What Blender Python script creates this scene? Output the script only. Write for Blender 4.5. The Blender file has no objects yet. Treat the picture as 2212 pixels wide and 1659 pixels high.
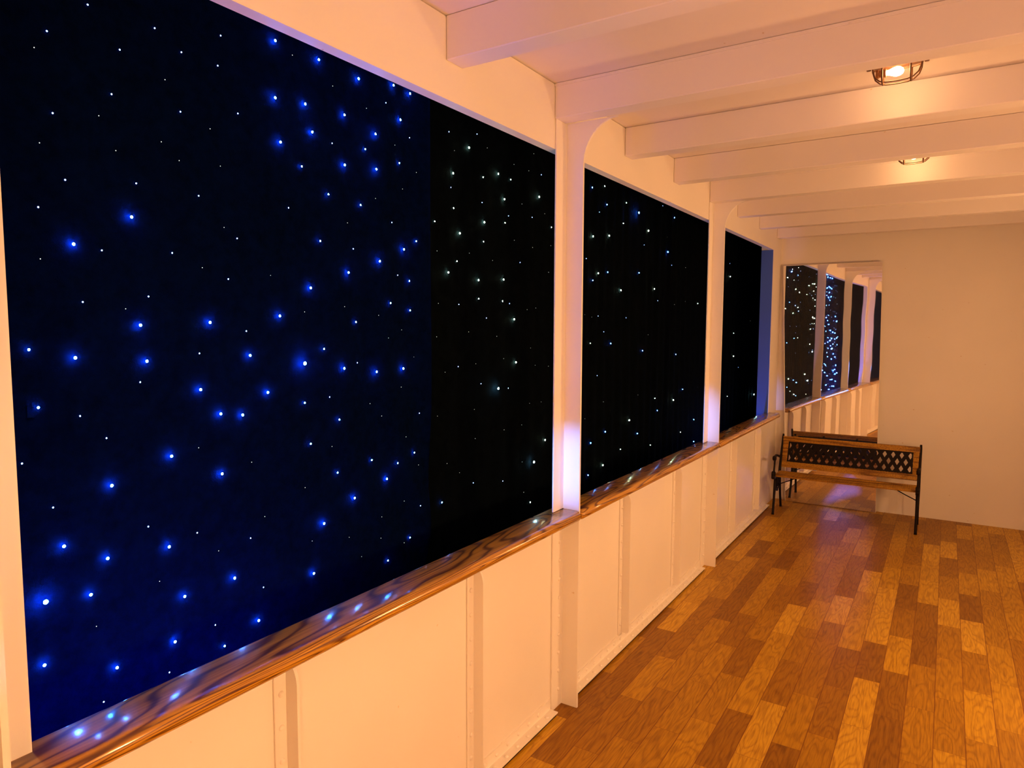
import bpy, bmesh, math, random
from mathutils import Vector, Matrix, noise as mnoise

scene = bpy.context.scene
COL = scene.collection

# ------------------------------------------------------------------ camera
cam_data = bpy.data.cameras.new("camera")
cam = bpy.data.objects.new("camera", cam_data)
COL.objects.link(cam)
F_PX, YAW, PITCH, ROLL, CAM_X, CAM_Z = 1477.455, 0.565758, 0.081373, 0.004074, 1.456, 1.75
cam_data.sensor_fit = 'HORIZONTAL'
cam_data.sensor_width = 36.0
cam_data.lens = 36.0 * F_PX / 2212.0
cam_data.clip_start = 0.02
cy, sy, cp, sp = math.cos(YAW), math.sin(YAW), math.cos(PITCH), math.sin(PITCH)
fwd = Vector((-sy * cp, cy * cp, -sp))
rgt0 = Vector((cy, sy, 0))
up0 = rgt0.cross(fwd)
cr, sr = math.cos(ROLL), math.sin(ROLL)
rgt = rgt0 * cr + up0 * sr
upv = up0 * cr - rgt0 * sr
cam.matrix_world = Matrix(((rgt.x, upv.x, -fwd.x, CAM_X), (rgt.y, upv.y, -fwd.y, 0.0), (rgt.z, upv.z, -fwd.z, CAM_Z), (0, 0, 0, 1)))
scene.camera = cam

# ------------------------------------------------------------------ world, exposure
world = bpy.data.worlds.new("world")
scene.world = world
world.use_nodes = True
world.node_tree.nodes["Background"].inputs[0].default_value = (0.002, 0.003, 0.008, 1)
world.node_tree.nodes["Background"].inputs[1].default_value = 1.0
scene.view_settings.view_transform = 'Standard'
scene.view_settings.look = 'None'
scene.view_settings.gamma = 1.0
scene.view_settings.use_curve_mapping = False
scene.view_settings.exposure = 0.27
scene.cycles.max_bounces = 12
scene.cycles.diffuse_bounces = 6
scene.cycles.glossy_bounces = 6
scene.cycles.sample_clamp_indirect = 6.0

# light strengths
BULB_STRENGTH = 105.0
BULB_COLOR = (1.0, 0.52, 0.21)
FILL_LAMP = 235.0
FILL_LAMP_COLOR = (1.0, 0.52, 0.215)
STAR_K = 1.7
BAR_W = 8.0
SPOT_POST_W = 2600.0
SPOT_MIRROR_W = 36000.0

# ------------------------------------------------------------------ dimensions (metres)
Y0, YE = -3.3, 7.37          # rear wall, end wall
XR = 2.5                     # right wall
ZC = 2.785                   # ceiling
ZH = 2.515                   # underside of header
ZR0, ZR1 = 0.885, 0.93       # handrail
ZB = 2.64                    # underside of beams
POSTS = [-1.735, 0.50, 2.735, 4.97]
BEAM_Y = [-1.85 + 0.745 * k - 0.0 for k in range(13)]     # near faces, shifted below
BEAM_Y = [1.873 + 0.7495 * k for k in range(-6, 8)]
T = 0.044                    # plate thickness of bulwark and header
XC = -0.345                  # plane of the star curtains
END0 = 7.0                   # jamb of the last opening

# ------------------------------------------------------------------ helpers
def link(o, parent=None):
    COL.objects.link(o)
    if parent is not None:
        o.parent = parent
    return o

def tag(o, label=None, cat=None, group=None, kind=None):
    if label: o['label'] = label
    if cat: o['category'] = cat
    if group: o['group'] = group
    if kind: o['kind'] = kind
    return o

def empty(name, loc=(0, 0, 0), label=None, cat=None, group=None):
    o = bpy.data.objects.new(name, None)
    o.location = loc
    o.empty_display_size = 0.1
    link(o)
    return tag(o, label, cat, group)

def mesh_obj(name, bm, mat, parent=None, smooth=False, auto=None):
    me = bpy.data.meshes.new(name)
    bmesh.ops.recalc_face_normals(bm, faces=bm.faces[:])
    bm.to_mesh(me)
    bm.free()
    if mat is not None:
        for m in (mat if isinstance(mat, (list, tuple)) else [mat]):
            me.materials.append(m)
    if smooth:
        for p in me.polygons: p.use_smooth = True
        if auto is not None:
            me.set_sharp_from_angle(angle=math.radians(auto))
    return link(bpy.data.objects.new(name, me), parent)

def box(bm, x0, x1, y0, y1, z0, z1, bevel=0.0, seg=2):
    r = bmesh.ops.create_cube(bm, size=1.0)
    vs = r['verts']
    for v in vs:
        v.co = Vector(((x0 + x1) / 2 + v.co.x * (x1 - x0), (y0 + y1) / 2 + v.co.y * (y1 - y0), (z0 + z1) / 2 + v.co.z * (z1 - z0)))
    if bevel:
        es = list({e for v in vs for e in v.link_edges})
        bmesh.ops.bevel(bm, geom=es, offset=bevel, segments=seg, profile=0.5, affect='EDGES')
    return vs

def prism(bm, pts, axis, a, b):
    """polygon pts (2-D) extruded along axis from a to b; axis 'X': pts=(y,z); 'Y': pts=(x,z); 'Z': pts=(x,y)"""
    def mk(p, t):
        if axis == 'X': return (t, p[0], p[1])
        if axis == 'Y': return (p[0], t, p[1])
        return (p[0], p[1], t)
    v0 = [bm.verts.new(mk(p, a)) for p in pts]
    v1 = [bm.verts.new(mk(p, b)) for p in pts]
    n = len(pts)
    bm.faces.new(v0)
    bm.faces.new(v1[::-1])
    for i in range(n):
        bm.faces.new((v0[i], v1[i], v1[(i + 1) % n], v0[(i + 1) % n]))

def tube(bm, pts, rad, seg=10, closed=False):
    pts = [Vector(p) for p in pts]
    n = len(pts)
    rads = rad if isinstance(rad, (list, tuple)) else [rad] * n
    rings = []
    ref = None
    for i, p in enumerate(pts):
        if closed:
            d = pts[(i + 1) % n] - pts[(i - 1) % n]
        else:
            d = pts[min(i + 1, n - 1)] - pts[max(i - 1, 0)]
        d.normalize()
        if ref is None:
            ref = Vector((0, 0, 1)) if abs(d.z) < 0.9 else Vector((1, 0, 0))
        u = (ref - d * ref.dot(d)).normalized()
        w = d.cross(u)
        ref = u
        rings.append([bm.verts.new(p + (u * math.cos(2 * math.pi * k / seg) + w * math.sin(2 * math.pi * k / seg)) * rads[i]) for k in range(seg)])
    m = n if closed else n - 1
    for i in range(m):
        a, b = rings[i], rings[(i + 1) % n]
        for k in range(seg):
            bm.faces.new((a[k], a[(k + 1) % seg], b[(k + 1) % seg], b[k]))
    if not closed:
        bm.faces.new(rings[0][::-1])
        bm.faces.new(rings[-1])

def bar(bm, a, b, w, t, side):
    """flat bar from a to b: width w along 'side', thickness t across"""
    a, b = Vector(a), Vector(b)
    d = (b - a).normalized()
    s = Vector(side); s = (s - d * s.dot(d)).normalized()
    n = d.cross(s)
    vs = []
    for p in (a, b):
        for i, j in ((-1, -1), (1, -1), (1, 1), (-1, 1)):
            vs.append(bm.verts.new(p + s * (i * w / 2) + n * (j * t / 2)))
    for f in ((0, 1, 2, 3), (7, 6, 5, 4), (0, 4, 5, 1), (1, 5, 6, 2), (2, 6, 7, 3), (3, 7, 4, 0)):
        bm.faces.new([vs[i] for i in f])

def lathe(bm, prof, origin, axis=(0, 0, 1), seg=24):
    """prof: list of (radius, distance along axis)"""
    ax = Vector(axis).normalized()
    u = ax.orthogonal().normalized(); w = ax.cross(u)
    o = Vector(origin)
    rings = []
    for r, h in prof:
        if r < 1e-6:
            rings.append([bm.verts.new(o + ax * h)])
        else:
            rings.append([bm.verts.new(o + ax * h + (u * math.cos(2 * math.pi * k / seg) + w * math.sin(2 * math.pi * k / seg)) * r) for k in range(seg)])
    for a, b in zip(rings, rings[1:]):
        for k in range(seg):
            k2 = (k + 1) % seg
            if len(a) == 1 and len(b) == 1: continue
            if len(a) == 1: bm.faces.new((a[0], b[k], b[k2]))
            elif len(b) == 1: bm.faces.new((a[k], a[k2], b[0]))
            else: bm.faces.new((a[k], a[k2], b[k2], b[k]))

# ------------------------------------------------------------------ materials
class NT:
    def __init__(self, name):
        self.m = bpy.data.materials.new(name)
        self.m.use_nodes = True
        self.t = self.m.node_tree
        self.b = self.t.nodes['Principled BSDF']
    def n(self, kind, **kw):
        nd = self.t.nodes.new(kind)
        for k, v in kw.items():
            if k.startswith('i_'):
                nd.inputs[int(k[2:])].default_value = v
            else:
                setattr(nd, k, v)
        return nd
    def l(self, a, ao, b, bi):
        self.t.links.new(a.outputs[ao], b.inputs[bi])
    def math(self, op, a, b=None, c=None):
        nd = self.t.nodes.new('ShaderNodeMath'); nd.operation = op
        for i, v in enumerate((a, b, c)):
            if v is None: continue
            if isinstance(v, (int, float)): nd.inputs[i].default_value = v
            else: self.t.links.new(v, nd.inputs[i])
        return nd.outputs[0]
    def ramp(self, fac, stops):
        nd = self.t.nodes.new('ShaderNodeValToRGB')
        el = nd.color_ramp.elements
        while len(el) < len(stops): el.new(0.5)
        for e, (p, c) in zip(el, stops):
            e.position = p; e.color = (*c, 1) if len(c) == 3 else c
        self.t.links.new(fac, nd.inputs[0])
        return nd.outputs[0]
    def bump(self, h, strength, dist=0.01):
        nd = self.t.nodes.new('ShaderNodeBump')
        nd.inputs['Strength'].default_value = strength
        nd.inputs['Distance'].default_value = dist
        self.t.links.new(h, nd.inputs['Height'])
        self.t.links.new(nd.outputs[0], self.b.inputs['Normal'])
    def set(self, **kw):
        for k, v in kw.items():
            self.b.inputs[k.replace('_', ' ')].default_value = v

def paint(name, col, rough=0.45, seed=0.0):
    m = NT(name)
    tc = m.n('ShaderNodeTexCoord')
    nz = m.n('ShaderNodeTexNoise'); nz.inputs['Scale'].default_value = 2.2; nz.inputs['Detail'].default_value = 4
    m.l(tc, 'Object', nz, 'Vector')
    c = m.ramp(nz.outputs[0], [(0.3, tuple(v * 0.96 for v in col)), (0.7, col)])
    sp_ = m.n('ShaderNodeTexNoise'); sp_.inputs['Scale'].default_value = 34; sp_.inputs['Detail'].default_value = 1
    m.l(tc, 'Object', sp_, 'Vector')
    spot = m.ramp(sp_.outputs[0], [(0.79, (0, 0, 0)), (0.83, (1, 1, 1))])
    mix = m.n('ShaderNodeMix', data_type='RGBA')
    m.t.links.new(spot, mix.inputs[0]); m.t.links.new(c, mix.inputs[6]); mix.inputs[7].default_value = (col[0] * .8, col[1] * .68, col[2] * .5, 1)
    m.t.links.new(mix.outputs[2], m.b.inputs['Base Color'])
    fine = m.n('ShaderNodeTexNoise'); fine.inputs['Scale'].default_value = 60; fine.inputs['Detail'].default_value = 3
    m.l(tc, 'Object', fine, 'Vector')
    m.bump(fine.outputs[0], 0.06, 0.004)
    m.set(Roughness=rough)
    return m.m

def wood_bands(m, vec, scale, bands, detail=1.5):
    """cathedral grain: contour lines of a stretched noise"""
    mp = m.n('ShaderNodeMapping')
    mp.inputs['Scale'].default_value = scale
    m.t.links.new(vec, mp.inputs[0])
    nz = m.n('ShaderNodeTexNoise'); nz.inputs['Scale'].default_value = 1.0; nz.inputs['Detail'].default_value = detail; nz.inputs['Roughness'].default_value = 0.35
    m.l(mp, 0, nz, 'Vector')
    v = m.math('MULTIPLY', nz.outputs[0], bands)
    return m.math('MULTIPLY_ADD', m.math('SINE', v), 0.5, 0.5), nz.outputs[0]

def rail_wood(name, along=(6.5, 0.95, 26.0), light=(0.52, 0.25, 0.015), dark=(0.13, 0.038, 0.002), bands=120.0, coat=1.0, rough=0.4):
    m = NT(name)
    tc = m.n('ShaderNodeTexCoord')
    g, raw = wood_bands(m, tc.outputs['Object'], along, bands, 2.0)
    c1 = m.ramp(g, [(0.0, dark), (0.16, tuple((a + b) / 2.1 for a, b in zip(light, dark))), (0.42, light), (1.0, tuple(min(1, v * 1.12) for v in light))])
    st = m.n('ShaderNodeMapping'); st.inputs['Scale'].default_value = (120, 3.0, 120)
    m.l(tc, 'Object', st, 0)
    ns = m.n('ShaderNodeTexNoise'); ns.inputs['Scale'].default_value = 1.0; ns.inputs['Detail'].default_value = 3
    m.l(st, 0, ns, 'Vector')
    c2 = m.ramp(ns.outputs[0], [(0.35, (0.62, 0.55, 0.5)), (0.6, (1, 1, 1))])
    mx = m.n('ShaderNodeMix', data_type='RGBA', blend_type='MULTIPLY'); mx.inputs[0].default_value = 1.0
    m.t.links.new(c1, mx.inputs[6]); m.t.links.new(c2, mx.inputs[7])
    m.t.links.new(mx.outputs[2], m.b.inputs['Base Color'])
    m.bump(ns.outputs[0], 0.12, 0.002)
    m.set(Roughness=rough, Coat_Weight=coat, Coat_Roughness=0.13, Specular_IOR_Level=0.3)
    return m.m

def floor_mat():
    m = NT('wood_effect_vinyl')
    geo = m.n('ShaderNodeNewGeometry')
    sep = m.n('ShaderNodeSeparateXYZ'); m.l(geo, 'Position', sep, 0)
    X, Y = sep.outputs[0], sep.outputs[1]
    W, L = 0.116, 0.48
    cx_ = m.math('DIVIDE', m.math('SUBTRACT', X, -0.023), W)
    col = m.math('FLOOR', cx_)
    fx = m.math('SUBTRACT', cx_, col)
    yy = m.math('DIVIDE', m.math('SUBTRACT', m.math('SUBTRACT', Y, 0.38), m.math('MULTIPLY', m.math('SUBTRACT', col, 10.0), 0.16)), L)
    row = m.math('FLOOR', yy)
    fy = m.math('SUBTRACT', yy, row)
    # the printed pattern repeats every few boards
    idc = m.n('ShaderNodeCombineXYZ')
    m.t.links.new(m.math('PINGPONG', m.math('ADD', col, 400.5), 8.5), idc.inputs[0])
    m.t.links.new(m.math('ADD', row, m.math('MULTIPLY', col, 0.37)), idc.inputs[1])
    wn = m.n('ShaderNodeTexWhiteNoise', noise_dimensions='2D'); m.l(idc, 0, wn, 'Vector')
    idv = wn.outputs[0]
    # grain
    gv = m.n('ShaderNodeCombineXYZ')
    m.t.links.new(m.math('MULTIPLY_ADD', fx, 1.0, m.math('MULTIPLY', idv, 37.0)), gv.inputs[0])
    m.t.links.new(m.math('MULTIPLY', fy, 1.6), gv.inputs[1])
    m.t.links.new(m.math('MULTIPLY', idv, 91.0), gv.inputs[2])
    g, raw = wood_bands(m, gv.outputs[0], (1.7, 0.8, 1.0), 60.0, 1.0)
    fine = m.n('ShaderNodeMapping'); fine.inputs['Scale'].default_value = (12, 2.2, 1); m.l(gv, 0, fine, 0)
    fn = m.n('ShaderNodeTexNoise'); fn.inputs['Scale'].default_value = 1.6; fn.inputs['Detail'].default_value = 5; m.l(fine, 0, fn, 'Vector')
    tone = m.ramp(idv, [(0.0, (0.25, 0.105, 0.002)), (0.25, (0.33, 0.15, 0.003)), (0.5, (0.42, 0.21, 0.005)), (0.78, (0.52, 0.28, 0.010)), (1.0, (0.59, 0.33, 0.022))])
    gcol = m.ramp(g, [(0.0, (0.80, 0.74, 0.68)), (0.35, (0.98, 0.97, 0.96)), (1.0, (1.02, 1.02, 1.02))])
    fcol = m.ramp(fn.outputs[0], [(0.3, (0.72, 0.66, 0.58)), (0.5, (0.98, 0.97, 0.96)), (0.72, (1.16, 1.2, 1.3))])
    m1 = m.n('ShaderNodeMix', data_type='RGBA', blend_type='MULTIPLY'); m1.inputs[0].default_value = 1.0
    m.t.links.new(tone, m1.inputs[6]); m.t.links.new(gcol, m1.inputs[7])
    m2 = m.n('ShaderNodeMix', data_type='RGBA', blend_type='MULTIPLY'); m2.inputs[0].default_value = 1.0
    m.t.links.new(m1.outputs[2], m2.inputs[6]); m.t.links.new(fcol, m2.inputs[7])
    # seams
    ex = m.math('MINIMUM', fx, m.math('SUBTRACT', 1.0, fx))
    ey = m.math('MINIMUM', fy, m.math('SUBTRACT', 1.0, fy))
    sx = m.math('LESS_THAN', ex, 0.014)
    sy_ = m.math('LESS_THAN', ey, 0.0022)
    seam = m.math('MAXIMUM', m.math('MULTIPLY', sx, 0.8), m.math('MULTIPLY', sy_, 0.6))
    m3 = m.n('ShaderNodeMix', data_type='RGBA')
    m.t.links.new(seam, m3.inputs[0]); m.t.links.new(m2.outputs[2], m3.inputs[6]); m3.inputs[7].default_value = (0.14, 0.03, 0.003, 1)
    m.t.links.new(m3.outputs[2], m.b.inputs['Base Color'])
    m.bump(fn.outputs[0], 0.10, 0.002)
    m.set(Roughness=0.42, Specular_IOR_Level=0.22)
    return m.m

def plain(name, col, rough=0.5, metal=0.0, coat=0.0, bump=0.0, bscale=80, spec=0.5):
    m = NT(name)
    m.set(Base_Color=(*col, 1), Roughness=rough, Metallic=metal, Coat_Weight=coat, Specular_IOR_Level=spec)
    if bump:
        tc = m.n('ShaderNodeTexCoord')
        nz = m.n('ShaderNodeTexNoise'); nz.inputs['Scale'].default_value = bscale; nz.inputs['Detail'].default_value = 4
        m.l(tc, 'Object', nz, 'Vector')
        m.bump(nz.outputs[0], bump, 0.003)
    return m.m

def emit(name, col, strength):
    m = NT(name)
    m.set(Base_Color=(0.02, 0.02, 0.02, 1), Emission_Color=(*col, 1), Emission_Strength=strength, Roughness=0.3)
    return m.m

def cloth_mat(name, col, sheen=0.0):
    m = NT(name)
    tc = m.n('ShaderNodeTexCoord')
    nz = m.n('ShaderNodeTexNoise'); nz.inputs['Scale'].default_value = 28; nz.inputs['Detail'].default_value = 6; nz.inputs['Roughness'].default_value = 0.75
    m.l(tc, 'Object', nz, 'Vector')
    c = m.ramp(nz.outputs[0], [(0.25, tuple(v * 0.35 for v in col)), (0.75, tuple(v * 1.7 for v in col))])
    m.t.links.new(c, m.b.inputs['Base Color'])
    m.bump(nz.outputs[0], 0.5, 0.01)
    m.set(Roughness=0.95, Specular_IOR_Level=0.02, Sheen_Weight=sheen)
    return m.m

M_WALL = paint('white_gloss_paint', (0.86, 0.80, 0.72), 0.42)
M_END = paint('white_matt_paint', (0.84, 0.77, 0.68), 0.65)
M_CEIL = paint('ceiling_white_paint', (0.78, 0.70, 0.64), 0.55)
M_BEAM = paint('beam_white_paint', (0.80, 0.73, 0.69), 0.45)
M_RAIL = rail_wood('varnished_rail_wood')
M_SLAT = rail_wood('bench_slat_wood', (0.9, 11.0, 11.0), (0.40, 0.20, 0.015), (0.20, 0.08, 0.006), 40.0, 0.0, 0.6)
M_FLOOR = floor_mat()
M_IRON = plain('black_cast_iron', (0.010, 0.005, 0.004), 0.6, 0.0, 0, 0.15, 80, 0.15)
M_BRASS = plain('aged_brass_cage', (0.13, 0.06, 0.03), 0.5, 0.5)
M_SOCKET = plain('brown_lamp_holder', (0.22, 0.09, 0.03), 0.4)
M_CLOTH_L = cloth_mat('navy_black_velvet', (0.0006, 0.0045, 0.028))
M_CLOTH_R = cloth_mat('black_velvet', (0.0018, 0.0035, 0.0055))
M_BULB = emit('lit_bulb_filament', BULB_COLOR, BULB_STRENGTH)
M_HOUSING = plain('black_lamp_housing', (0.02, 0.02, 0.02), 0.5)

LEFT_STARS="""0.905,2.528,s 0.811,2.433,s 1.072,2.533,s 1.267,2.582,s 0.978,2.447,s 1.145,2.496,s 1.255,2.495,s 1.45,2.629,B 1.445,2.457,B 0.953,2.331,s 0.815,2.249,s 1.136,2.336,s 1.317,2.378,s 0.92,2.27,t 1.225,2.312,t 1.079,2.243,t 1.128,2.204,t 1.254,2.214,t 0.835,2.099,s 1.006,2.121,s 1.182,2.118,s 0.774,2.026,s 0.783,2.387,t 0.784,2.174,t 0.958,2.194,t 1.096,2.409,t 1.522,2.611,t 1.625,2.629,B 1.811,2.625,B 1.684,2.562,t 1.978,2.649,B 2.09,2.653,B 1.94,2.576,s 1.852,2.535,t 1.567,2.472,B 1.732,2.479,B 2.027,2.538,B 1.594,2.39,B 1.884,2.451,B 2.092,2.488,s 1.994,2.437,t 1.677,2.372,s 1.84,2.389,b 1.461,2.327,B 1.547,2.27,b 1.729,2.31,B 1.886,2.326,B 2.02,2.376,b 2.124,2.361,t 2.049,2.285,t 1.657,2.199,b 1.886,2.222,t 1.815,2.188,b 1.491,2.13,s 0.987,2.032,B 0.844,1.948,B 0.912,1.94,s 1.097,1.951,s 1.26,2.04,t 1.302,2.013,s 0.773,1.907,t 1.186,1.918,t 1.268,1.891,s 1.419,1.912,t 0.861,1.81,s 1.026,1.83,s 0.965,1.796,t 0.998,1.754,B 1.2,1.763,B 1.325,1.738,s 0.737,1.696,b 0.835,1.674,B 1.011,1.659,B 1.167,1.675,s 1.332,1.664,B 0.994,1.604,s 0.75,1.56,b 1.163,1.572,B 1.392,1.546,B 1.225,1.496,B 1.299,1.485,B 0.842,1.53,s 1.746,2.116,t 1.97,2.146,s 1.622,2.04,b 1.776,2.029,s 2.047,2.054,B 2.114,2.092,b 1.896,1.995,B 1.74,1.943,B 1.575,1.881,B 2.009,1.952,s 2.079,1.934,b 1.951,1.843,b 1.724,1.823,t 1.552,1.801,t 1.781,1.77,b 2.082,1.819,b 1.895,1.796,t 2.033,1.742,t 1.942,1.711,t 1.444,1.786,B 1.629,1.677,b 1.533,1.632,X 1.711,1.607,B 1.79,1.623,s 1.879,1.586,B 2.031,1.591,B 2.106,1.633,t 1.65,1.51,s 1.541,1.5,b 2.021,1.518,t 1.855,1.468,t 2.137,1.403,s 1.91,1.416,t 0.902,1.467,s 1.155,1.405,t 1.069,1.395,B 1.331,1.334,t 0.712,1.433,s 1.223,1.318,B 0.907,1.344,B 0.772,1.316,s 1.373,1.153,t 1,1.213,s 1.141,1.16,s 1.318,1.098,s 0.789,1.217,B 1.053,1.144,B 0.889,1.158,B 1.208,1.088,t 0.739,1.097,X 0.845,1.077,B 1.026,1.053,t 1.093,0.989,B 1.254,0.992,B 1.361,0.927,s 1.334,0.83,B 1.687,1.428,b 1.562,1.359,b 1.661,1.335,t 1.846,1.258,b 1.992,1.222,b 2.089,1.249,b 1.682,1.239,b 1.936,1.169,B 1.759,1.132,B 1.533,1.215,t 1.605,1.076,B 1.564,1.023,t 1.724,0.996,t 1.563,0.911,B 1.931,0.849,b 1.781,0.909,t 2.038,1.32,t 2.044,1.058,t 2.123,1.024,s 1.897,1.03,t 1.897,0.946,t 2.083,0.897,b 2.035,0.89,t 2.124,1.192,t 1.189,0.868,s 1.06,0.869,B 1.215,0.794,b 0.734,0.94,B 0.901,0.862,B 1.044,0.785,s 0.867,0.783,s 0.858,0.988,t"""
RIGHT_STARS="""2.365,2.578,s 2.574,2.618,s 2.5,2.541,w 2.411,2.511,t 2.645,2.572,t 3.183,2.681,t 3.078,2.639,t 2.886,2.547,t 3.024,2.543,t 2.391,2.411,w 2.613,2.435,m 2.74,2.474,w 2.857,2.47,m 3.147,2.546,s 2.377,2.349,s 2.788,2.364,w 3.126,2.43,w 2.61,2.322,s 2.969,2.371,t 2.395,2.265,m 2.266,2.192,m 2.621,2.234,w 2.797,2.254,m 2.444,2.164,w 2.843,2.294,s 3.056,2.316,s 3.183,2.352,t 3.258,2.291,m 3.259,2.194,t 2.617,2.146,m 2.89,2.182,t 3.065,2.164,t 2.291,2.073,t 2.509,2.084,t 2.704,2.068,t 2.423,2.041,m 2.948,2.079,s 3.239,2.051,t 2.353,1.987,w 2.584,1.969,w 2.783,1.983,w 2.586,1.884,m 2.777,1.88,m 2.854,1.871,s 2.441,1.854,s 2.298,1.854,t 3.014,1.845,t 3.107,1.856,t 2.644,1.797,s 2.884,1.794,w 2.505,1.733,t 2.739,1.711,t 2.282,1.712,t 3.046,1.648,t 2.899,1.58,w 2.797,1.602,t 2.571,1.586,t 2.435,1.579,s 2.337,1.559,t 3.246,1.545,t 3.104,1.556,t 2.731,1.461,W 2.608,1.491,s 2.846,1.453,s 3.037,1.361,t 3.157,1.357,t 2.559,1.375,t 2.282,1.374,t 2.307,0.993,b 2.806,1.25,t 2.973,1.255,t 2.568,1.238,t 2.346,1.158,t 2.445,1.099,t 3.197,1.147,w 2.978,1.061,t 3.056,1.05,W 2.547,1.033,s 2.792,0.996,s 2.992,0.899,t 3.042,0.836,m 3.756,2.586,b 3.928,2.624,m 3.954,2.516,b 4.285,2.579,m 4.453,2.536,X 3.867,2.458,s 4.953,2.659,s 5.209,2.607,b 4.217,2.435,m 3.778,2.302,w 4.019,2.334,w 4.662,2.442,w 4.591,2.335,s 5.039,2.44,t 5.053,2.329,B 3.682,2.162,s 5.142,2.237,s 5.505,2.248,t 3.848,2.087,w 4.003,2.105,b 4.496,2.135,b 3.781,2.04,b 4.2,2.001,w 4.784,2.039,w 4.868,1.957,s 5.512,1.975,t 5.843,1.968,m 5.243,1.94,t 3.878,1.827,s 4.319,1.823,s 3.782,1.82,t 3.945,1.73,s 4.708,1.707,t 3.762,1.662,m 4.056,1.655,b 4.593,1.596,b 5.297,1.548,b 3.875,1.458,s 5.492,1.254,b 5.888,1.243,t 3.675,1.832,t 6.814,2.387,s 6.828,2.262,w 7.733,1.841,t 7.042,1.709,m 7.063,1.477,w 4.536,1.284,t 3.954,1.287,t 4.853,1.234,m 5.252,1.187,w 4.903,1.137,b 4.377,1.123,w 3.993,1.091,b 4.512,1.013,b 5.784,0.971,b 5.476,0.9,m 5.816,0.775,b 3.779,1.047,b 4.782,0.892,m 4.232,0.941,m 3.951,0.881,w 3.754,0.851,b 3.69,1.208,t 6.853,1.086,m 7.95,1.016,W 7.799,0.906,t 7.286,1.353,s"""

# ================================================================== structure
bm = bmesh.new(); box(bm, -0.6, XR + 0.1, Y0 - 0.1, YE + 1.6, -0.06, 0.0)
tag(mesh_obj('floor', bm, M_FLOOR), kind='structure')
bm = bmesh.new(); box(bm, -T, XR + 0.1, Y0 - 0.1, YE + 0.1, ZC, ZC + 0.06)
tag(mesh_obj('ceiling', bm, M_CEIL), kind='structure')
bm = bmesh.new(); box(bm, 0.0, XR + 0.1, YE, YE + 0.1, 0.0, ZC)
tag(mesh_obj('wall_end', bm, M_END), kind='structure')
bm = bmesh.new(); box(bm, 0.0, XR + 0.1, Y0 - 0.1, Y0, 0.0, ZC)
tag(mesh_obj('wall_rear', bm, M_END), kind='structure')
bm = bmesh.new(); box(bm, XR, XR + 0.1, Y0, YE, 0.0, ZC)
tag(mesh_obj('wall_right', bm, M_END), kind='structure')
# bulwark under the openings, one steel plate per bay, with its closing plate by the camera
bm = bmesh.new(); box(bm, -T, 0.0, Y0, END0, 0.0, ZR0)
tag(mesh_obj('wall_left', bm, M_WALL), kind='structure')
bm = bmesh.new(); box(bm, -T, 0.0, Y0, END0, ZH, ZC - 0.003)
tag(mesh_obj('trim_1', bm, M_WALL), kind='structure')       # header plate
bm = bmesh.new(); box(bm, -0.113, 0.0, END0, YE + 0.1, 0.0, ZC)
tag(mesh_obj('trim_2', bm, M_WALL), kind='structure')       # thick jamb at the end wall
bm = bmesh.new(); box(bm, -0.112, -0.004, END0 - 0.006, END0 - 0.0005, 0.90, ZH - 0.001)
tag(mesh_obj('trim_4', bm, plain('reveal_blue_light_tint', (0.06, 0.13, 0.50), 0.6)), kind='structure')  # thin facing added to carry the jamb's blue LED light as colour
bm = bmesh.new(); box(bm, -T, 0.0, 0.30, 0.568, ZR1, ZH)
tag(mesh_obj('trim_3', bm, M_WALL), kind='structure')       # plate between the first two openings

# ================================================================== ceiling beams
def beam_label(k, y):
    names = {0: 'deep white ceiling beam nearest the camera at top of frame',
             1: 'deep white ceiling beam resting on the nearest white post',
             2: 'white ceiling beam just beyond the nearer caged lamp',
             3: 'white ceiling beam half hiding the farther caged lamp',
             4: 'white ceiling beam resting on the farther white post',
             5: 'white ceiling beam first beyond the farther white post',
             6: 'white ceiling beam second from the end wall',
             7: 'white ceiling beam closest to the end wall above the mirror'}
    return names.get(k, 'white ceiling beam behind the viewer')
for k, y in zip(range(-6, 8), BEAM_Y):
    if k < -4: continue
    root = empty('ceiling_beam', (0, y, ZB), beam_label(k, y), 'beam', 'white beams across the ceiling')
    bm = bmesh.new(); box(bm, 0.001, XR - 0.001, 0.0, 0.092, 0.0, ZC - ZB - 0.001, 0.003, 1)
    mesh_obj('beam_body', bm, M_BEAM, root)
    if k % 3 == 1:
        bm = bmesh.new(); box(bm, 0.002, XR - 0.002, -0.004, 0.0, ZC - ZB - 0.014, ZC - ZB - 0.002)
        mesh_obj('edge_batten', bm, M_BEAM, root)

# ================================================================== rivets, posts, stiffeners, skirting
def rivet_bm(axis):
    bm = bmesh.new()
    prof = [(0.0088, 0.0), (0.0085, 0.0022), (0.0066, 0.0046), (0.0036, 0.0059), (0.0, 0.0063)]
    lathe(bm, prof, (0, 0, 0), axis, 12)
    return bm
rv_side = mesh_obj('rivet', rivet_bm((1, 0, 0)), M_WALL, None, True)
rv_up = mesh_obj('rivet', rivet_bm((0, 0, 1)), M_WALL, None, True)
RV = {'x': rv_side, 'z': rv_up}
_used = set()
def put_rivet(kind, loc, parent):
    src = RV[kind]
    if kind in _used:
        o = src.copy(); COL.objects.link(o)
    else:
        o = src; _used.add(kind)
    o.parent = parent; o.location = loc
    return o

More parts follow.
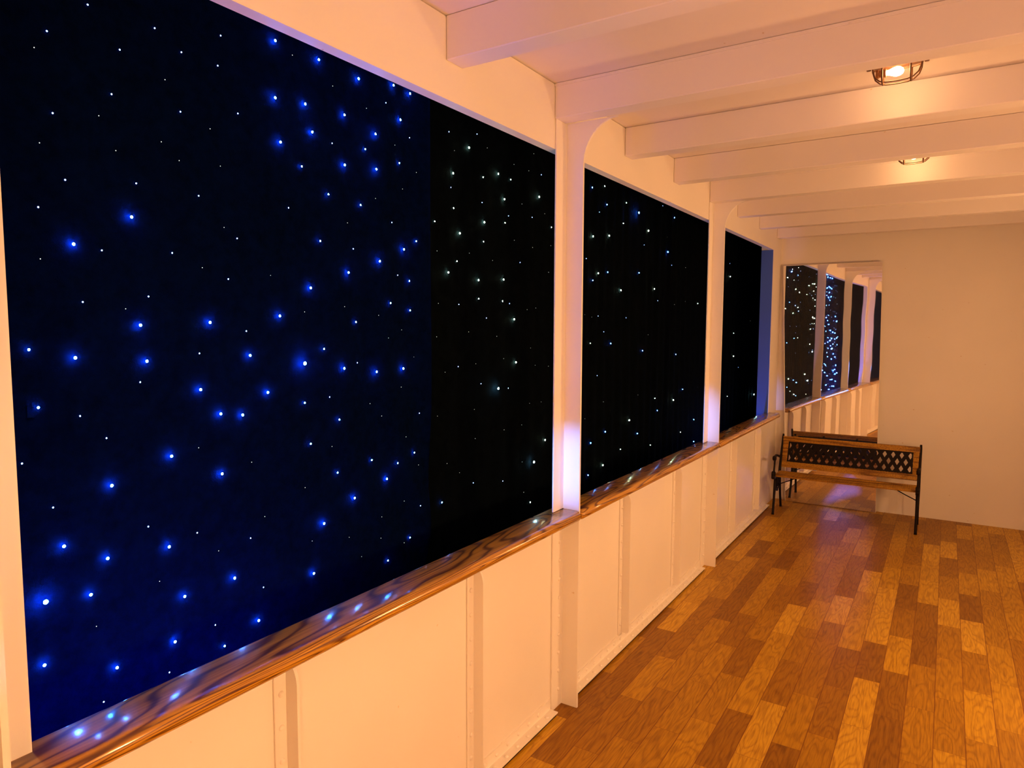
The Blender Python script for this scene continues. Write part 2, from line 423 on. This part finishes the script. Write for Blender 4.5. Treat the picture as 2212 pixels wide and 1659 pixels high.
post_labels = {0.50: ('white steel post beside the left edge of the frame', True),
               2.735: ('nearest whole white steel post, between the large starry opening and the next', True),
               4.97: ('farther white steel post, between the middle opening and the narrow one', True),
               -1.735: ('white steel post behind the viewer', False)}
def make_post(y):
    root = empty('deck_post', (0, y, 0), post_labels[y][0], 'post', 'riveted posts carrying the beams')
    bm = bmesh.new()
    box(bm, 0.0005, 0.0075, -0.106, -0.0005, 0.0, ZR0 - 0.001, 0.001, 1)
    mesh_obj('lower_flange', bm, M_WALL, root)
    bm = bmesh.new()
    box(bm, 0.0005, 0.0075, -0.106, -0.0005, ZR1 + 0.0005, ZB, 0.001, 1)
    mesh_obj('upper_flange', bm, M_WALL, root)
    # web with knee bracket, one plate standing square to the wall
    W = 0.088
    pts = [(0.0075, 0.0), (W, 0.0), (W, 2.455)]
    for i in range(1, 13):
        a = i / 12.0 * math.pi / 2
        pts.append((0.247 - (0.247 - W) * math.cos(a), 2.455 + (ZB - 2.455) * math.sin(a)))
    pts += [(0.0075, ZB)]
    bm = bmesh.new(); prism(bm, pts, 'Y', -0.012, 0.0)
    mesh_obj('web_plate', bm, M_WALL, root)
    for i in range(9):
        put_rivet('x', (0.0075, -0.045, 0.085 + i * 0.087), root)
    return root
for y in POSTS: make_post(y)

stiff = [(1.17, 'riveted stiffener nearest the camera on the white bulwark'),
         (2.03, 'riveted stiffener just before the nearest white post'),
         (3.43, 'riveted stiffener first beyond the nearest white post'),
         (4.28, 'riveted stiffener just before the farther white post'),
         (5.66, 'riveted stiffener first beyond the farther white post'),
         (6.51, 'riveted stiffener behind the left end of the bench'),
         (-0.2, 'riveted stiffener just behind the viewer'), (-1.06, 'riveted stiffener farthest behind the viewer')]
for y, lab in stiff:
    root = empty('bulwark_stiffener', (0, y, 0), lab, 'stiffener', 'rounded stiffeners along the bulwark')
    bm = bmesh.new(); box(bm, 0.0005, 0.0065, -0.047, -0.0005, 0.065, ZR0 - 0.002, 0.001, 1)
    mesh_obj('flange', bm, M_WALL, root)
    W, zt, zb_ = 0.050, 0.862, 0.085
    pts = [(0.0065, zb_ - 0.01)]
    pts.append((W - 0.02, zb_ - 0.01))
    for i in range(0, 7):
        a = i / 6.0 * math.pi / 2
        pts.append((W - 0.015 + 0.015 * math.sin(a), zb_ + 0.005 - 0.015 * math.cos(a)))
    for i in range(0, 11):
        a = i / 10.0 * math.pi / 2
        pts.append((W - 0.036 + 0.036 * math.cos(a), zt - 0.062 + 0.062 * math.sin(a)))
    pts.append((0.0065, zt))
    bm = bmesh.new(); prism(bm, pts, 'Y', -0.009, 0.0)
    mesh_obj('web_plate', bm, M_WALL, root)
    for i in range(8):
        put_rivet('x', (0.0065, -0.026, 0.125 + i * 0.0935), root)

bays = [(-1.70, 0.37, 'riveted skirting angle behind the viewer'),
        (0.53, 2.62, 'riveted skirting angle of the nearest bay at the floor'),
        (2.755, 4.855, 'riveted skirting angle of the middle bay at the floor'),
        (4.99, 6.99, 'riveted skirting angle of the farthest bay at the floor')]
for a, b, lab in bays:
    root = empty('riveted_skirting', (0, a, 0), lab, 'skirting', 'riveted angles along the foot of the bulwark')
    bm = bmesh.new()
    prism(bm, [(0.0005, 0.013), (0.046, 0.013), (0.046, 0.019), (0.0065, 0.019), (0.0065, 0.068), (0.0005, 0.068)], 'Y', 0.0, b - a)
    mesh_obj('angle_bar', bm, M_WALL, root)
    bm = bmesh.new(); box(bm, 0.0005, 0.040, 0.004, b - a - 0.004, 0.0, 0.0125)
    mesh_obj('packing_strip', bm, M_IRON, root)
    n = int((b - a - 0.06) / 0.083)
    for i in range(n + 1):
        put_rivet('z', (0.027, 0.03 + i * 0.083, 0.019), root)
    for i in range(n):
        put_rivet('x', (0.0065, 0.072 + i * 0.083, 0.044), root)

# ================================================================== handrails
def make_rail(a, b, lab):
    cx0, cx1 = -0.042, 0.103
    prof = []
    def arc(cx, cz, r, a0, a1, n):
        for i in range(n + 1):
            t = math.radians(a0 + (a1 - a0) * i / n)
            prof.append((cx + r * math.cos(t), cz + r * math.sin(t)))
    h = ZR1 - ZR0
    arc(cx1 - 0.018, ZR0 + 0.018, 0.018, -90, 0, 5)
    arc(cx1 - 0.024, ZR1 - 0.024, 0.024, 0, 90, 6)
    arc(cx0 + 0.008, ZR1 - 0.008, 0.008, 90, 180, 3)
    prof.append((cx0, ZR0)); 
    bm = bmesh.new()
    def ring(y, inset):
        c = Vector(((cx0 + cx1) / 2, (ZR0 + ZR1) / 2))
        vs = []
        for x, z in prof:
            dx, dz = x - c.x, z - c.y
            vs.append(bm.verts.new((c.x + dx * (1 - inset / 0.0725), y, c.y + dz * (1 - inset / (h / 2)))))
        return vs
    steps = [(a, 0.010), (a + 0.003, 0.004), (a + 0.010, 0.0)]
    n = max(2, int((b - a) / 0.25))
    steps += [(a + 0.010 + (b - a - 0.020) * i / n, 0.0) for i in range(1, n)]
    steps += [(b - 0.010, 0.0), (b - 0.003, 0.004), (b, 0.010)]
    rings = [ring(*s) for s in steps]
    bm.faces.new(rings[0][::-1]); bm.faces.new(rings[-1])
    for r0, r1 in zip(rings, rings[1:]):
        for i in range(len(r0)):
            j = (i + 1) % len(r0)
            bm.faces.new((r0[i], r0[j], r1[j], r1[i]))
    o = mesh_obj('wooden_handrail', bm, M_RAIL, None, True, 50)
    tag(o, lab, 'handrail', 'varnished handrail lengths along the bulwark')
make_rail(-1.72, 0.487, 'varnished handrail length behind the viewer')
make_rail(0.502, 2.722, 'long varnished handrail length nearest the camera, with swirling grain')
make_rail(2.737, 4.957, 'varnished handrail length between the two white posts')
make_rail(4.972, 7.06, 'varnished handrail length running to the bench end of the wall')

# ================================================================== star curtains
def fold_left(y, z):
    f = 0.006 * mnoise.noise(Vector((y * 1.3, z * 0.7, 3.1)))
    # loose gathers sweeping down towards the seam
    s = max(0.0, min(1.0, (y - 1.25) / 0.9))
    u = (2.25 - y) + 0.55 * max(0.0, 1.55 - z) ** 1.6
    f += 0.011 * s * math.sin(u * 26.0 + 1.2 * mnoise.noise(Vector((y * 2, z * 1.2, 9))))
    f += 0.03 * max(0, 1.25 - z) * s * math.sin(u * 11.0)
    return f
def fold_right(y, z):
    w = 0.5 + 0.5 * mnoise.noise(Vector((y * 0.6, 0.2, 7.7)))
    ph = y * 48.0 + 2.2 * mnoise.noise(Vector((y * 1.5, z * 0.35, 1.0)))
    return 0.006 * (0.35 + w) * math.sin(ph) + 0.012 * mnoise.noise(Vector((y * 2.1, z * 0.3, 5.0)))
def make_cloth(y0, y1, z0, z1, fold, dy, dz, off=0.0):
    bm = bmesh.new()
    ny = int((y1 - y0) / dy) + 1; nz = int((z1 - z0) / dz) + 1
    g = [[bm.verts.new((XC + off + fold(y0 + (y1 - y0) * i / ny, z0 + (z1 - z0) * j / nz), y0 + (y1 - y0) * i / ny, z0 + (z1 - z0) * j / nz)) for j in range(nz + 1)] for i in range(ny + 1)]
    for i in range(ny):
        for j in range(nz):
            bm.faces.new((g[i][j], g[i + 1][j], g[i + 1][j + 1], g[i][j + 1]))
    bmesh.ops.solidify(bm, geom=bm.faces[:], thickness=0.003)
    return bm
SEAM = 2.20
CLASS = {  # radius (m), stand-off (m), colour, strength
    'X': (0.0055, 0.022, (0.03, 0.20, 1.0), 600.0),
    'B': (0.0036, 0.011, (0.03, 0.22, 1.0), 460.0),
    'b': (0.0028, 0.009, (0.05, 0.26, 1.0), 150.0),
    's': (0.0021, 0.005, (0.25, 0.42, 1.0), 9.0),
    't': (0.0012, 0.004, (0.8, 0.85, 0.75), 1.4),
    'W': (0.0055, 0.022, (0.42, 0.9, 1.0), 160.0),
    'w': (0.0036, 0.009, (0.75, 1.0, 0.62), 200.0),
    'm': (0.0027, 0.008, (0.70, 1.0, 0.72), 30.0),
}
LED_MAT = {k: emit('led_glow_' + {'X': 'bright_blue', 'B': 'blue', 'b': 'soft_blue', 's': 'pale_blue', 't': 'faint_white', 'W': 'bright_white', 'w': 'warm_white', 'm': 'soft_white'}[k], v[2], v[3] * STAR_K) for k, v in CLASS.items()}
def led_bm(c, bm=None, at=(0, 0, 0)):
    bm = bm or bmesh.new()
    r = CLASS[c][0]
    res = bmesh.ops.create_icosphere(bm, subdivisions=1 if c in 'ts' else 2, radius=r)
    for v in res['verts']:
        v.co.x *= 0.3        # flat little lens lying against the cloth
        v.co += Vector(at)
    return bm
LED_SRC = {}
def put_led(c, loc, parent):
    if c not in LED_SRC:
        o = mesh_obj('led_light', led_bm(c), LED_MAT[c], parent, True); LED_SRC[c] = o
    else:
        o = LED_SRC[c].copy(); COL.objects.link(o); o.parent = parent
    o.location = loc
def curtain(name, label, y0, y1, fold, mat, stars, keep, dy, off=0.0):
    root = empty(name, (0, 0, 0), label, 'curtain', 'starcloth curtains behind the openings')
    bm = make_cloth(y0, y1, 0.0, 3.0, fold, dy, 0.05, off)
    mesh_obj('cloth', bm, mat, root, True)
    order = {'X': 0, 'W': 0, 'B': 1, 'w': 1, 'b': 2, 'm': 2, 's': 3, 't': 4}
    st = sorted([(order[c], y, z, c) for y, z, c in stars])
    kept = [s for s in st if s[0] < 4][:keep]
    rest = [s for s in st if s not in kept]
    for _, y, z, c in kept:
        put_led(c, (XC + off + fold(y, z) + CLASS[c][1], y, z), root)
    bm = bmesh.new()
    for i, (_, y, z, c) in enumerate(rest):
        cc = c if c == 't' else 's'
        led_bm(cc, bm, (XC + off + fold(y, z) + CLASS[cc][1], y, z))
        for f in bm.faces:
            if f.tag: continue
            f.material_index = 0 if cc == 's' else 1
            f.tag = True
    o = mesh_obj('small_led_lights', bm, [LED_MAT['s'], LED_MAT['t']], root)
    tag(o, 'faint pinprick stars', kind='stuff')
    return root
def parse(t):
    out = []
    for e in t.split():
        a, b, c = e.split(','); out.append((float(a), float(b), c))
    return out
random.seed(5)
LEFT = parse(LEFT_STARS)
RIGHT = parse(RIGHT_STARS)
curtain('star_curtain', 'blue-glowing starcloth curtain filling most of the largest opening', -3.2, SEAM, fold_left, M_CLOTH_L, LEFT, 100, 0.02)
curtain('star_curtain', 'black starcloth curtain with whiter stars, right of the cloth seam', SEAM + 0.001, 8.9, fold_right, M_CLOTH_R, RIGHT, 97, 0.012, -0.03)

# ================================================================== unseen blue LED bars, added behind the bulwark for the blue glow
def added_led_bar(y0, y1, z, tilt, watts, lab, x=-0.10, colr=(0.01, 0.03, 1.0)):
    root = empty('added_blue_bar', (x, (y0 + y1) / 2, z), lab, 'light bar', 'added blue light bars behind the bulwark')
    root.rotation_euler = (0, tilt, 0)
    L = y1 - y0
    bm = bmesh.new()
    prism(bm, [(-0.022, -0.03), (0.022, -0.03), (0.022, 0.004), (0.018, 0.004), (0.018, -0.006), (-0.018, -0.006), (-0.018, 0.004), (-0.022, 0.004)], 'Y', -L / 2, L / 2)
    mesh_obj('housing', bm, M_HOUSING, root)
    bm = bmesh.new(); box(bm, -0.016, 0.016, -L / 2 + 0.004, L / 2 - 0.004, -0.0055, -0.002)
    area = 0.032 * L
    mesh_obj('light_strip', bm, emit('added_blue_strip', colr, watts / area / 3.14159), root)
    return root
added_led_bar(0.35, 1.35, 0.66, -0.30, BAR_W, 'added blue light bar behind the nearest bulwark bay, out of sight')
added_led_bar(5.8, 6.7, 0.50, 0.35, BAR_W * 0.6, 'added blue light bar behind the farthest bulwark bay, out of sight', colr=(0.10, 0.25, 1.0))

# ================================================================== caged bulkhead lamps
def make_lamp():
    root = empty('caged_lamp', (0, 0, 0))
    hx, hy = 0.084, 0.048
    def oval(s, z, n=40):
        pts = []
        for k in range(n):
            a = 2 * math.pi * k / n
            c, s_ = math.cos(a), math.sin(a)
            e = 0.62
            pts.append((hx * s * math.copysign(abs(c) ** e, c), hy * s * math.copysign(abs(s_) ** e, s_), z))
        return pts
    bm = bmesh.new()
    prism(bm, [(p[0], p[1]) for p in oval(1.08, 0)], 'Z', -0.012, 0.0)
    mesh_obj('base_plate', bm, M_BRASS, root, True, 40)
    bm = bmesh.new()
    tube(bm, oval(1.0, -0.020), 0.0042, 8, True)
    # two long hoops and two short hoops
    for y in (-0.018, 0.018):
        tube(bm, [(-hx * 0.99, y, -0.020), (-hx * 0.97, y, -0.045), (-hx * 0.88, y, -0.072), (-hx * 0.68, y, -0.092), (-hx * 0.45, y, -0.100), (0, y, -0.102), (hx * 0.45, y, -0.100), (hx * 0.68, y, -0.092), (hx * 0.88, y, -0.072), (hx * 0.97, y, -0.045), (hx * 0.99, y, -0.020)], 0.0032, 8)
    for x in (-0.048, 0.048):
        tube(bm, [(x, -hy, -0.020), (x, -hy * 0.97, -0.050), (x, -hy * 0.82, -0.080), (x, -hy * 0.45, -0.098), (x, 0, -0.104), (x, hy * 0.45, -0.098), (x, hy * 0.82, -0.080), (x, hy * 0.97, -0.050), (x, hy, -0.020)], 0.0032, 8)
    cage = mesh_obj('wire_cage', bm, M_BRASS, root, True)
    bm = bmesh.new()
    for sx in (-1, 1):
        box(bm, sx * hx - 0.008 + sx * 0.014, sx * hx + 0.008 + sx * 0.014, -0.008, 0.008, -0.026, -0.012, 0.002, 1)
    mesh_obj('cage_lug', bm, M_BRASS, root)
    bm = bmesh.new()
    lathe(bm, [(0.0, 0.0), (0.021, 0.0), (0.021, 0.010), (0.017, 0.012), (0.017, 0.030), (0.019, 0.032), (0.019, 0.040), (0.0, 0.040)], (-0.082, 0, -0.050), (1, 0, 0), 24)
    mesh_obj('lamp_holder', bm, M_SOCKET, root, True, 40)
    bm = bmesh.new()
    lathe(bm, [(0.0, 0.0), (0.010, 0.0), (0.012, 0.010), (0.019, 0.026), (0.0225, 0.040), (0.020, 0.054), (0.012, 0.064), (0.0, 0.068)], (-0.041, 0, -0.050), (1, 0, 0), 24)
    mesh_obj('bulb', bm, M_BULB, root, True)
    for ch in root.children:
        for v in ch.data.vertices: v.co.z *= 0.78; v.co.x *= (0.88 if ch.name.startswith(('bulb', 'lamp_holder')) else 1.0)
    return root
def copy_tree(o, parent=None):
    c = o.copy(); COL.objects.link(c); c.parent = parent
    for ch in list(o.children): copy_tree(ch, c)
    return c
lamps = [(3.10, 'nearer caged ceiling lamp with glowing bulb, cage in full view'),
         (4.63, 'farther caged ceiling lamp, only its cage bottom showing below a beam'),
         (1.61, 'caged ceiling lamp above the top of the frame'),
         (0.12, 'caged ceiling lamp over the viewer'),
         (-1.37, 'caged ceiling lamp behind the viewer')]
lamp0 = make_lamp()
for i, (y, lab) in enumerate(lamps):
    o = lamp0 if i == 0 else copy_tree(lamp0)
    o.location = (1.243, y, ZC - 0.001)
    tag(o, lab, 'lamp', 'caged ceiling lamps')

# ================================================================== unseen oval lamps added on the right wall to brighten the corridor
def fill_lamp(y, z, lab, k=1.0):
    M_FILL = emit('fill_lamp_glow', FILL_LAMP_COLOR, FILL_LAMP * k)
    root = empty('added_wall_lamp', (XR - 0.001, y, z), lab, 'lamp', 'added unseen oval lamps on the right wall')
    def ov(a, b, x, n=32):
        return [(x, a * math.cos(2 * math.pi * k / n), b * math.sin(2 * math.pi * k / n)) for k in range(n)]
    bm = bmesh.new()
    prism(bm, [(p[1], p[2]) for p in ov(0.17, 0.105, 0)], 'X', -0.03, 0.0)
    mesh_obj('base_ring', bm, M_BRASS, root, True, 40)
    bm = bmesh.new()
    rings = []
    for s, x in ((1.0, -0.0305), (0.97, -0.05), (0.85, -0.068), (0.6, -0.080), (0.3, -0.086)):
        rings.append([bm.verts.new(p) for p in ov(0.155 * s, 0.09 * s, x)])
    for r0, r1 in zip(rings, rings[1:]):
        for k in range(32):
            bm.faces.new((r0[k], r0[(k + 1) % 32], r1[(k + 1) % 32], r1[k]))
    bm.faces.new(rings[-1]); bm.faces.new(rings[0][::-1])
    mesh_obj('glow_cover', bm, M_FILL, root, True)
    bm = bmesh.new()
    for dz in (-0.03, 0.03):
        tube(bm, [(-0.02, -0.16, dz), (-0.06, -0.145, dz), (-0.088, -0.08, dz), (-0.096, 0, dz), (-0.088, 0.08, dz), (-0.06, 0.145, dz), (-0.02, 0.16, dz)], 0.003, 8)
    mesh_obj('guard_wire', bm, M_BRASS, root, True)
fill_lamp(-1.3, 1.2, 'added unseen oval lamp on the right wall behind the viewer')
fill_lamp(1.2, 1.2, 'added unseen oval lamp on the right wall level with the long handrail')
fill_lamp(3.7, 1.2, 'added unseen oval lamp on the right wall opposite the middle opening', 0.75)
fill_lamp(5.6, 1.6, 'added unseen oval lamp on the right wall near the end wall', 0.5)

# ================================================================== mirror on the end wall
mroot = empty('wall_mirror', (0.5, 7.325, 0.0), 'tall wavy mirror panel on the end wall behind the bench', 'mirror')
def mir_y(x, z, amp=1.0):
    base = -(0.00326 * (x - 0.5) + 0.0330 * (x - 0.5) ** 2 / 2 - 0.01194 * (z - 1.2) + 0.0128 * (z - 1.2) ** 2 / 2)   # slightly dished acrylic
    w = 0.22 * (0.00030 * math.sin(z * 9.0 + x * 3.0) * (0.4 + 0.6 * x) + 0.00022 * math.sin(x * 13.0 + z * 2.1) + 0.00016 * math.sin(z * 21.0 - x * 6))
    return base + w * amp
bm = bmesh.new()
NX, NZ = 46, 120
grid = []
for i in range(NX + 1):
    colv = []
    for j in range(NZ + 1):
        tz = j / NZ
        z = 0.004 + (2.386 - 0.004) * tz
        xl = 0.132 + (0.030 - 0.132) * tz
        xr_ = 0.953 + (0.911 - 0.953) * tz
        x = xl + (xr_ - xl) * i / NX
        colv.append(bm.verts.new((x - 0.5, mir_y(x, z), z)))
    grid.append(colv)
for i in range(NX):
    for j in range(NZ):
        bm.faces.new((grid[i][j], grid[i + 1][j], grid[i + 1][j + 1], grid[i][j + 1]))
mm = NT('mirror_film')
mm.set(Base_Color=(0.90, 0.86, 0.80, 1), Metallic=1.0, Roughness=0.012)
beam_catcher = mm.n('ShaderNodeBsdfDiffuse'); beam_catcher.inputs[0].default_value = (0.8, 0.8, 0.85, 1)  # matte share added so the blue spot beam shows on the mirror
mixs = mm.n('ShaderNodeMixShader'); mixs.inputs[0].default_value = 0.03
outn = [x for x in mm.t.nodes if x.type == 'OUTPUT_MATERIAL'][0]
mm.t.links.new(mm.b.outputs[0], mixs.inputs[1]); mm.t.links.new(beam_catcher.outputs[0], mixs.inputs[2]); mm.t.links.new(mixs.outputs[0], outn.inputs[0])
mo = mesh_obj('mirror_panel', bm, mm.m, mroot, True)
bm = bmesh.new()
for (xa, za, xb, zb) in ((0.132, 0.004, 0.030, 2.386), (0.953, 0.004, 0.911, 2.386), (0.030, 2.386, 0.911, 2.386)):
    a = Vector((xa - 0.5, mir_y(xa, za, 0) + 0.004, za)); b = Vector((xb - 0.5, mir_y(xb, zb, 0) + 0.004, zb))
    bar(bm, a, b, 0.004, 0.010, (1, 0, 0) if xa != 0.030 or za < 1 else (0, 0, 1))
mesh_obj('panel_edge', bm, M_END, mroot)

# ================================================================== garden bench
bench = empty('garden_bench', (0.715, 6.88, 0.0), 'wood slat bench with black lattice back standing before the mirror', 'bench')
BX0, BX1 = 0.135 - 0.715, 1.302 - 0.715
def by(v): return v - 6.88
def back_y(z):   # plane of the back, leaning away from the viewer
    return by(6.965) + (z - 0.38) * 0.36
def cast_end(x, s):
    root = bpy.data.objects.new('cast_iron_end', None); link(root, bench); root.location = (x, 0, 0)
    t = 0.022
    bm = bmesh.new()
    pts = [(by(6.700), 0.0), (by(6.706), 0.02), (by(6.725), 0.12), (by(6.745), 0.24), (by(6.765), 0.345)]
    tube(bm, [(0, a, b) for a, b in pts], [0.0125, 0.0115, 0.011, 0.012, 0.014], 10)
    mesh_obj('leg', bm, M_IRON, root, True)
    bm = bmesh.new()
    pts = [(by(7.066), 0.0), (by(7.058), 0.02), (by(7.02), 0.12), (by(6.985), 0.24), (by(6.955), 0.345)]
    tube(bm, [(0, a, b) for a, b in pts], [0.0125, 0.0115, 0.011, 0.012, 0.014], 10)
    mesh_obj('leg', bm, M_IRON, root, True)
    bm = bmesh.new()   # back upright
    pts = [(by(6.955), 0.345), (by(6.962), 0.40), (by(6.99), 0.48), (by(7.03), 0.58), (by(7.075), 0.69), (by(7.088), 0.722)]
    tube(bm, [(0, a, b) for a, b in pts], [0.014, 0.013, 0.012, 0.0115, 0.011, 0.009], 10)
    mesh_obj('back_upright', bm, M_IRON, root, True)
    bm = bmesh.new()   # seat bearer
    tube(bm, [(0, by(6.665), 0.372), (0, by(6.70), 0.352), (0, by(6.80), 0.343), (0, by(6.955), 0.352)], 0.011, 10)
    # small boss at the front of the seat
    for a0 in range(2):
        lathe(bm, [(0.0, -0.014), (0.024, -0.014), (0.028, -0.004), (0.028, 0.004), (0.024, 0.014), (0.0, 0.014)], (0, by(6.672), 0.372 + a0 * 0.022), (1, 0, 0), 18)
    mesh_obj('seat_bearer', bm, M_IRON, root, True, 50)
    bm = bmesh.new()   # arm: rises from the seat front, scroll knob, sweeps to the back
    tube(bm, [(0, by(6.685), 0.385), (0, by(6.695), 0.44), (0, by(6.712), 0.50), (0, by(6.722), 0.540)], [0.010, 0.008, 0.008, 0.010], 10)
    tube(bm, [(0, by(6.705), 0.548), (0, by(6.76), 0.558), (0, by(6.84), 0.545), (0, by(6.93), 0.520), (0, by(7.005), 0.525)], [0.013, 0.011, 0.010, 0.010, 0.011], 10)
    lathe(bm, [(0.0, -0.016), (0.016, -0.016), (0.024, -0.008), (0.024, 0.008), (0.016, 0.016), (0.0, 0.016)], (0, by(6.696), 0.540), (1, 0, 0), 18)
    mesh_obj('armrest', bm, M_IRON, root, True, 50)
    bm = bmesh.new()   # ornament between the legs
    tube(bm, [(0, by(6.742), 0.225), (0, by(6.80), 0.215), (0, by(6.875), 0.222), (0, by(6.93), 0.215), (0, by(6.988), 0.225)], 0.007, 8)
    for k in range(2):
        c0 = by(6.82) + k * 0.075
        tube(bm, [(0, c0 + 0.030 * math.cos(a * math.pi / 8), 0.285 + 0.050 * math.sin(a * math.pi / 8)) for a in range(16)], 0.0055, 8, True)
    lathe(bm, [(0.0, -0.012), (0.02, -0.006), (0.02, 0.006), (0.0, 0.012)], (0, by(6.865), 0.215), (1, 0, 0), 14)
    mesh_obj('scroll_ornament', bm, M_IRON, root, True, 50)
cast_end(BX0, -1)
cast_end(BX1, 1)
# seat slats
for k, yy in enumerate((6.690, 6.752, 6.814, 6.876)):
    bm = bmesh.new()
    zz = 0.366 - 0.004 * math.sin(k / 3 * math.pi)
    box(bm, BX0 + 0.002, BX1 - 0.002, by(yy), by(yy) + 0.054, zz, zz + 0.019, 0.004, 2)
    mesh_obj('seat_slat', bm, M_SLAT, bench, True, 40)
# back frame: boards lie in the leaning plane of the back
def back_board(name, x0, x1, z0, z1, th, mat):
    bm = bmesh.new()
    vs = box(bm, x0, x1, -th / 2, th / 2, z0, z1, 0.003, 2)
    for v in bm.verts:
        v.co.y += back_y(v.co.z) - 0.004
    return mesh_obj(name, bm, mat, bench, True, 40)
back_board('top_rail', BX0 + 0.002, BX1 - 0.004, 0.655, 0.703, 0.018, M_SLAT)
back_board('bottom_rail', BX0 + 0.002, BX1 - 0.004, 0.415, 0.468, 0.018, M_SLAT)
back_board('side_stile', BX0 + 0.004, BX0 + 0.056, 0.4685, 0.6545, 0.016, M_SLAT)
back_board('side_stile', BX1 - 0.054, BX1 - 0.006, 0.4685, 0.6545, 0.016, M_SLAT)
# lattice panel
bm = bmesh.new()
lx0, lx1, lz0, lz1 = BX0 + 0.057, BX1 - 0.055, 0.4695, 0.6535
for (a, b) in (((lx0, lz0 + 0.006), (lx1, lz0 + 0.006)), ((lx0, lz1 - 0.006), (lx1, lz1 - 0.006))):
    bar(bm, (a[0], back_y(a[1]) - 0.004, a[1]), (b[0], back_y(b[1]) - 0.004, b[1]), 0.012, 0.010, (0, 0.34, 1))
for x in (lx0 + 0.006, lx1 - 0.006):
    bar(bm, (x, back_y(lz0) - 0.004, lz0), (x, back_y(lz1) - 0.004, lz1), 0.012, 0.010, (1, 0, 0))
pitch = 0.068
slope = 0.115 / 0.068      # dz/dx of the diagonals
dx_full = (lz1 - lz0) / slope
for sgn in (1, -1):
    x = lx0 - dx_full
    k = 0
    while x < lx1 + dx_full:
        if sgn == 1: a = (x, lz0); b = (x + dx_full, lz1)
        else: a = (x + dx_full, lz0); b = (x, lz1)
        # clip to panel
        def clip(p, q):
            (x0_, z0_), (x1_, z1_) = p, q
            t0, t1 = 0.0, 1.0
            d = x1_ - x0_
            for lim, s in ((lx0, 1), (lx1, -1)):
                t = (lim - x0_) / d
                if d * s > 0: t0 = max(t0, t)
                else: t1 = min(t1, t)
            if t1 - t0 < 0.03: return None
            f = lambda t: (x0_ + d * t, z0_ + (z1_ - z0_) * t)
            return f(t0), f(t1)
        c = clip(a, b)
        if c:
            off = -0.004 + 0.0015 * sgn
            bar(bm, (c[0][0], back_y(c[0][1]) + off, c[0][1]), (c[1][0], back_y(c[1][1]) + off, c[1][1]), 0.029, 0.006, (1, 0, 0))
        x += pitch; k += 1
mesh_obj('lattice_panel', bm, M_IRON, bench)
# brace rods under the seat and coach bolts
for sx, x in ((1, BX0), (-1, BX1)):
    bm = bmesh.new()
    tube(bm, [(x, by(6.86), 0.258), (x + sx * 0.10, by(6.855), 0.305), (x + sx * 0.205, by(6.85), 0.360)], 0.0045, 8)
    mesh_obj('brace_rod', bm, M_IRON, bench, True)
for x in (BX0 + 0.03, BX0 + 0.30, BX0 + 0.60, BX1 - 0.30, BX1 - 0.03):
    bm = bmesh.new()
    lathe(bm, [(0.011, 0.0), (0.011, 0.004), (0.006, 0.009), (0.0, 0.010)], (x, back_y(0.662) + 0.0055, 0.662), (0, 1, 0), 14)
    mesh_obj('coach_bolt', bm, M_IRON, bench, True, 40)

# ================================================================== small blue spotlights, added unseen behind the viewer for the blue patches
def spot(loc, target, deg, watts, blend, lab, col, rad=0.01):
    loc = Vector(loc); d = (Vector(target) - loc).normalized()
    root = empty('added_blue_spot', loc, lab, 'spotlight', 'added unseen blue spotlights behind the viewer')
    root.rotation_euler = d.to_track_quat('-Z', 'Y').to_euler()
    bm = bmesh.new()
    lathe(bm, [(0.0, 0.14), (0.035, 0.13), (0.045, 0.10), (0.045, 0.0), (0.041, 0.0), (0.041, 0.095), (0.0, 0.10)], (0, 0, 0), (0, 0, 1), 24)
    mesh_obj('lamp_body', bm, M_HOUSING, root, True, 40)
    ld = bpy.data.lights.new('spot', 'SPOT')
    ld.energy = watts; ld.color = col; ld.spot_size = math.radians(deg); ld.spot_blend = blend; ld.shadow_soft_size = rad
    lo = bpy.data.objects.new('spot_beam', ld); link(lo, root); lo.location = (0, 0, 0.02)
    return root
spot((0.46, -3.0, 1.22), (0.045, 2.73, 1.12), 4.6, SPOT_POST_W, 1.0, 'small added blue spotlight, unseen, aimed along the handrail, behind the viewer', (0.10, 0.30, 1.0))
# the second one has a cut-out plate that shapes its beam
S0 = Vector((1.05, -2.6, 0.10))
sr_ = spot(S0, (0.66, 7.33, 0.14), 2.6, SPOT_MIRROR_W, 0.1, 'small added blue spotlight, unseen, near the floor, behind the viewer', (0.20, 0.22, 1.0), 0.0015)
bm = bmesh.new()
k = 0.35 / (7.33 + 2.6)
def on_plate(x, z): return S0 + (Vector((x, 7.33, z)) - S0) * k
def loop(pts):
    vs = [bm.verts.new(on_plate(*q)) for q in pts]
    return [bm.edges.new((vs[i], vs[(i + 1) % len(vs)])) for i in range(len(vs))]
es = loop([(-0.6, -1.1), (1.9, -1.1), (1.9, 1.4), (-0.6, 1.4)])
es += loop([(0.485, 0.020), (0.620, 0.236), (0.785, 0.243), (0.805, 0.225), (0.815, 0.178)])
es += loop([(0.66, 0.300), (0.715, 0.352), (0.745, 0.352), (0.770, 0.300)])
bmesh.ops.triangle_fill(bm, use_beauty=True, use_dissolve=False, edges=es)
gp = mesh_obj('cutout_plate', bm, M_HOUSING)
gp.parent = sr_
bpy.context.view_layer.update()
gp.matrix_parent_inverse = sr_.matrix_world.inverted()
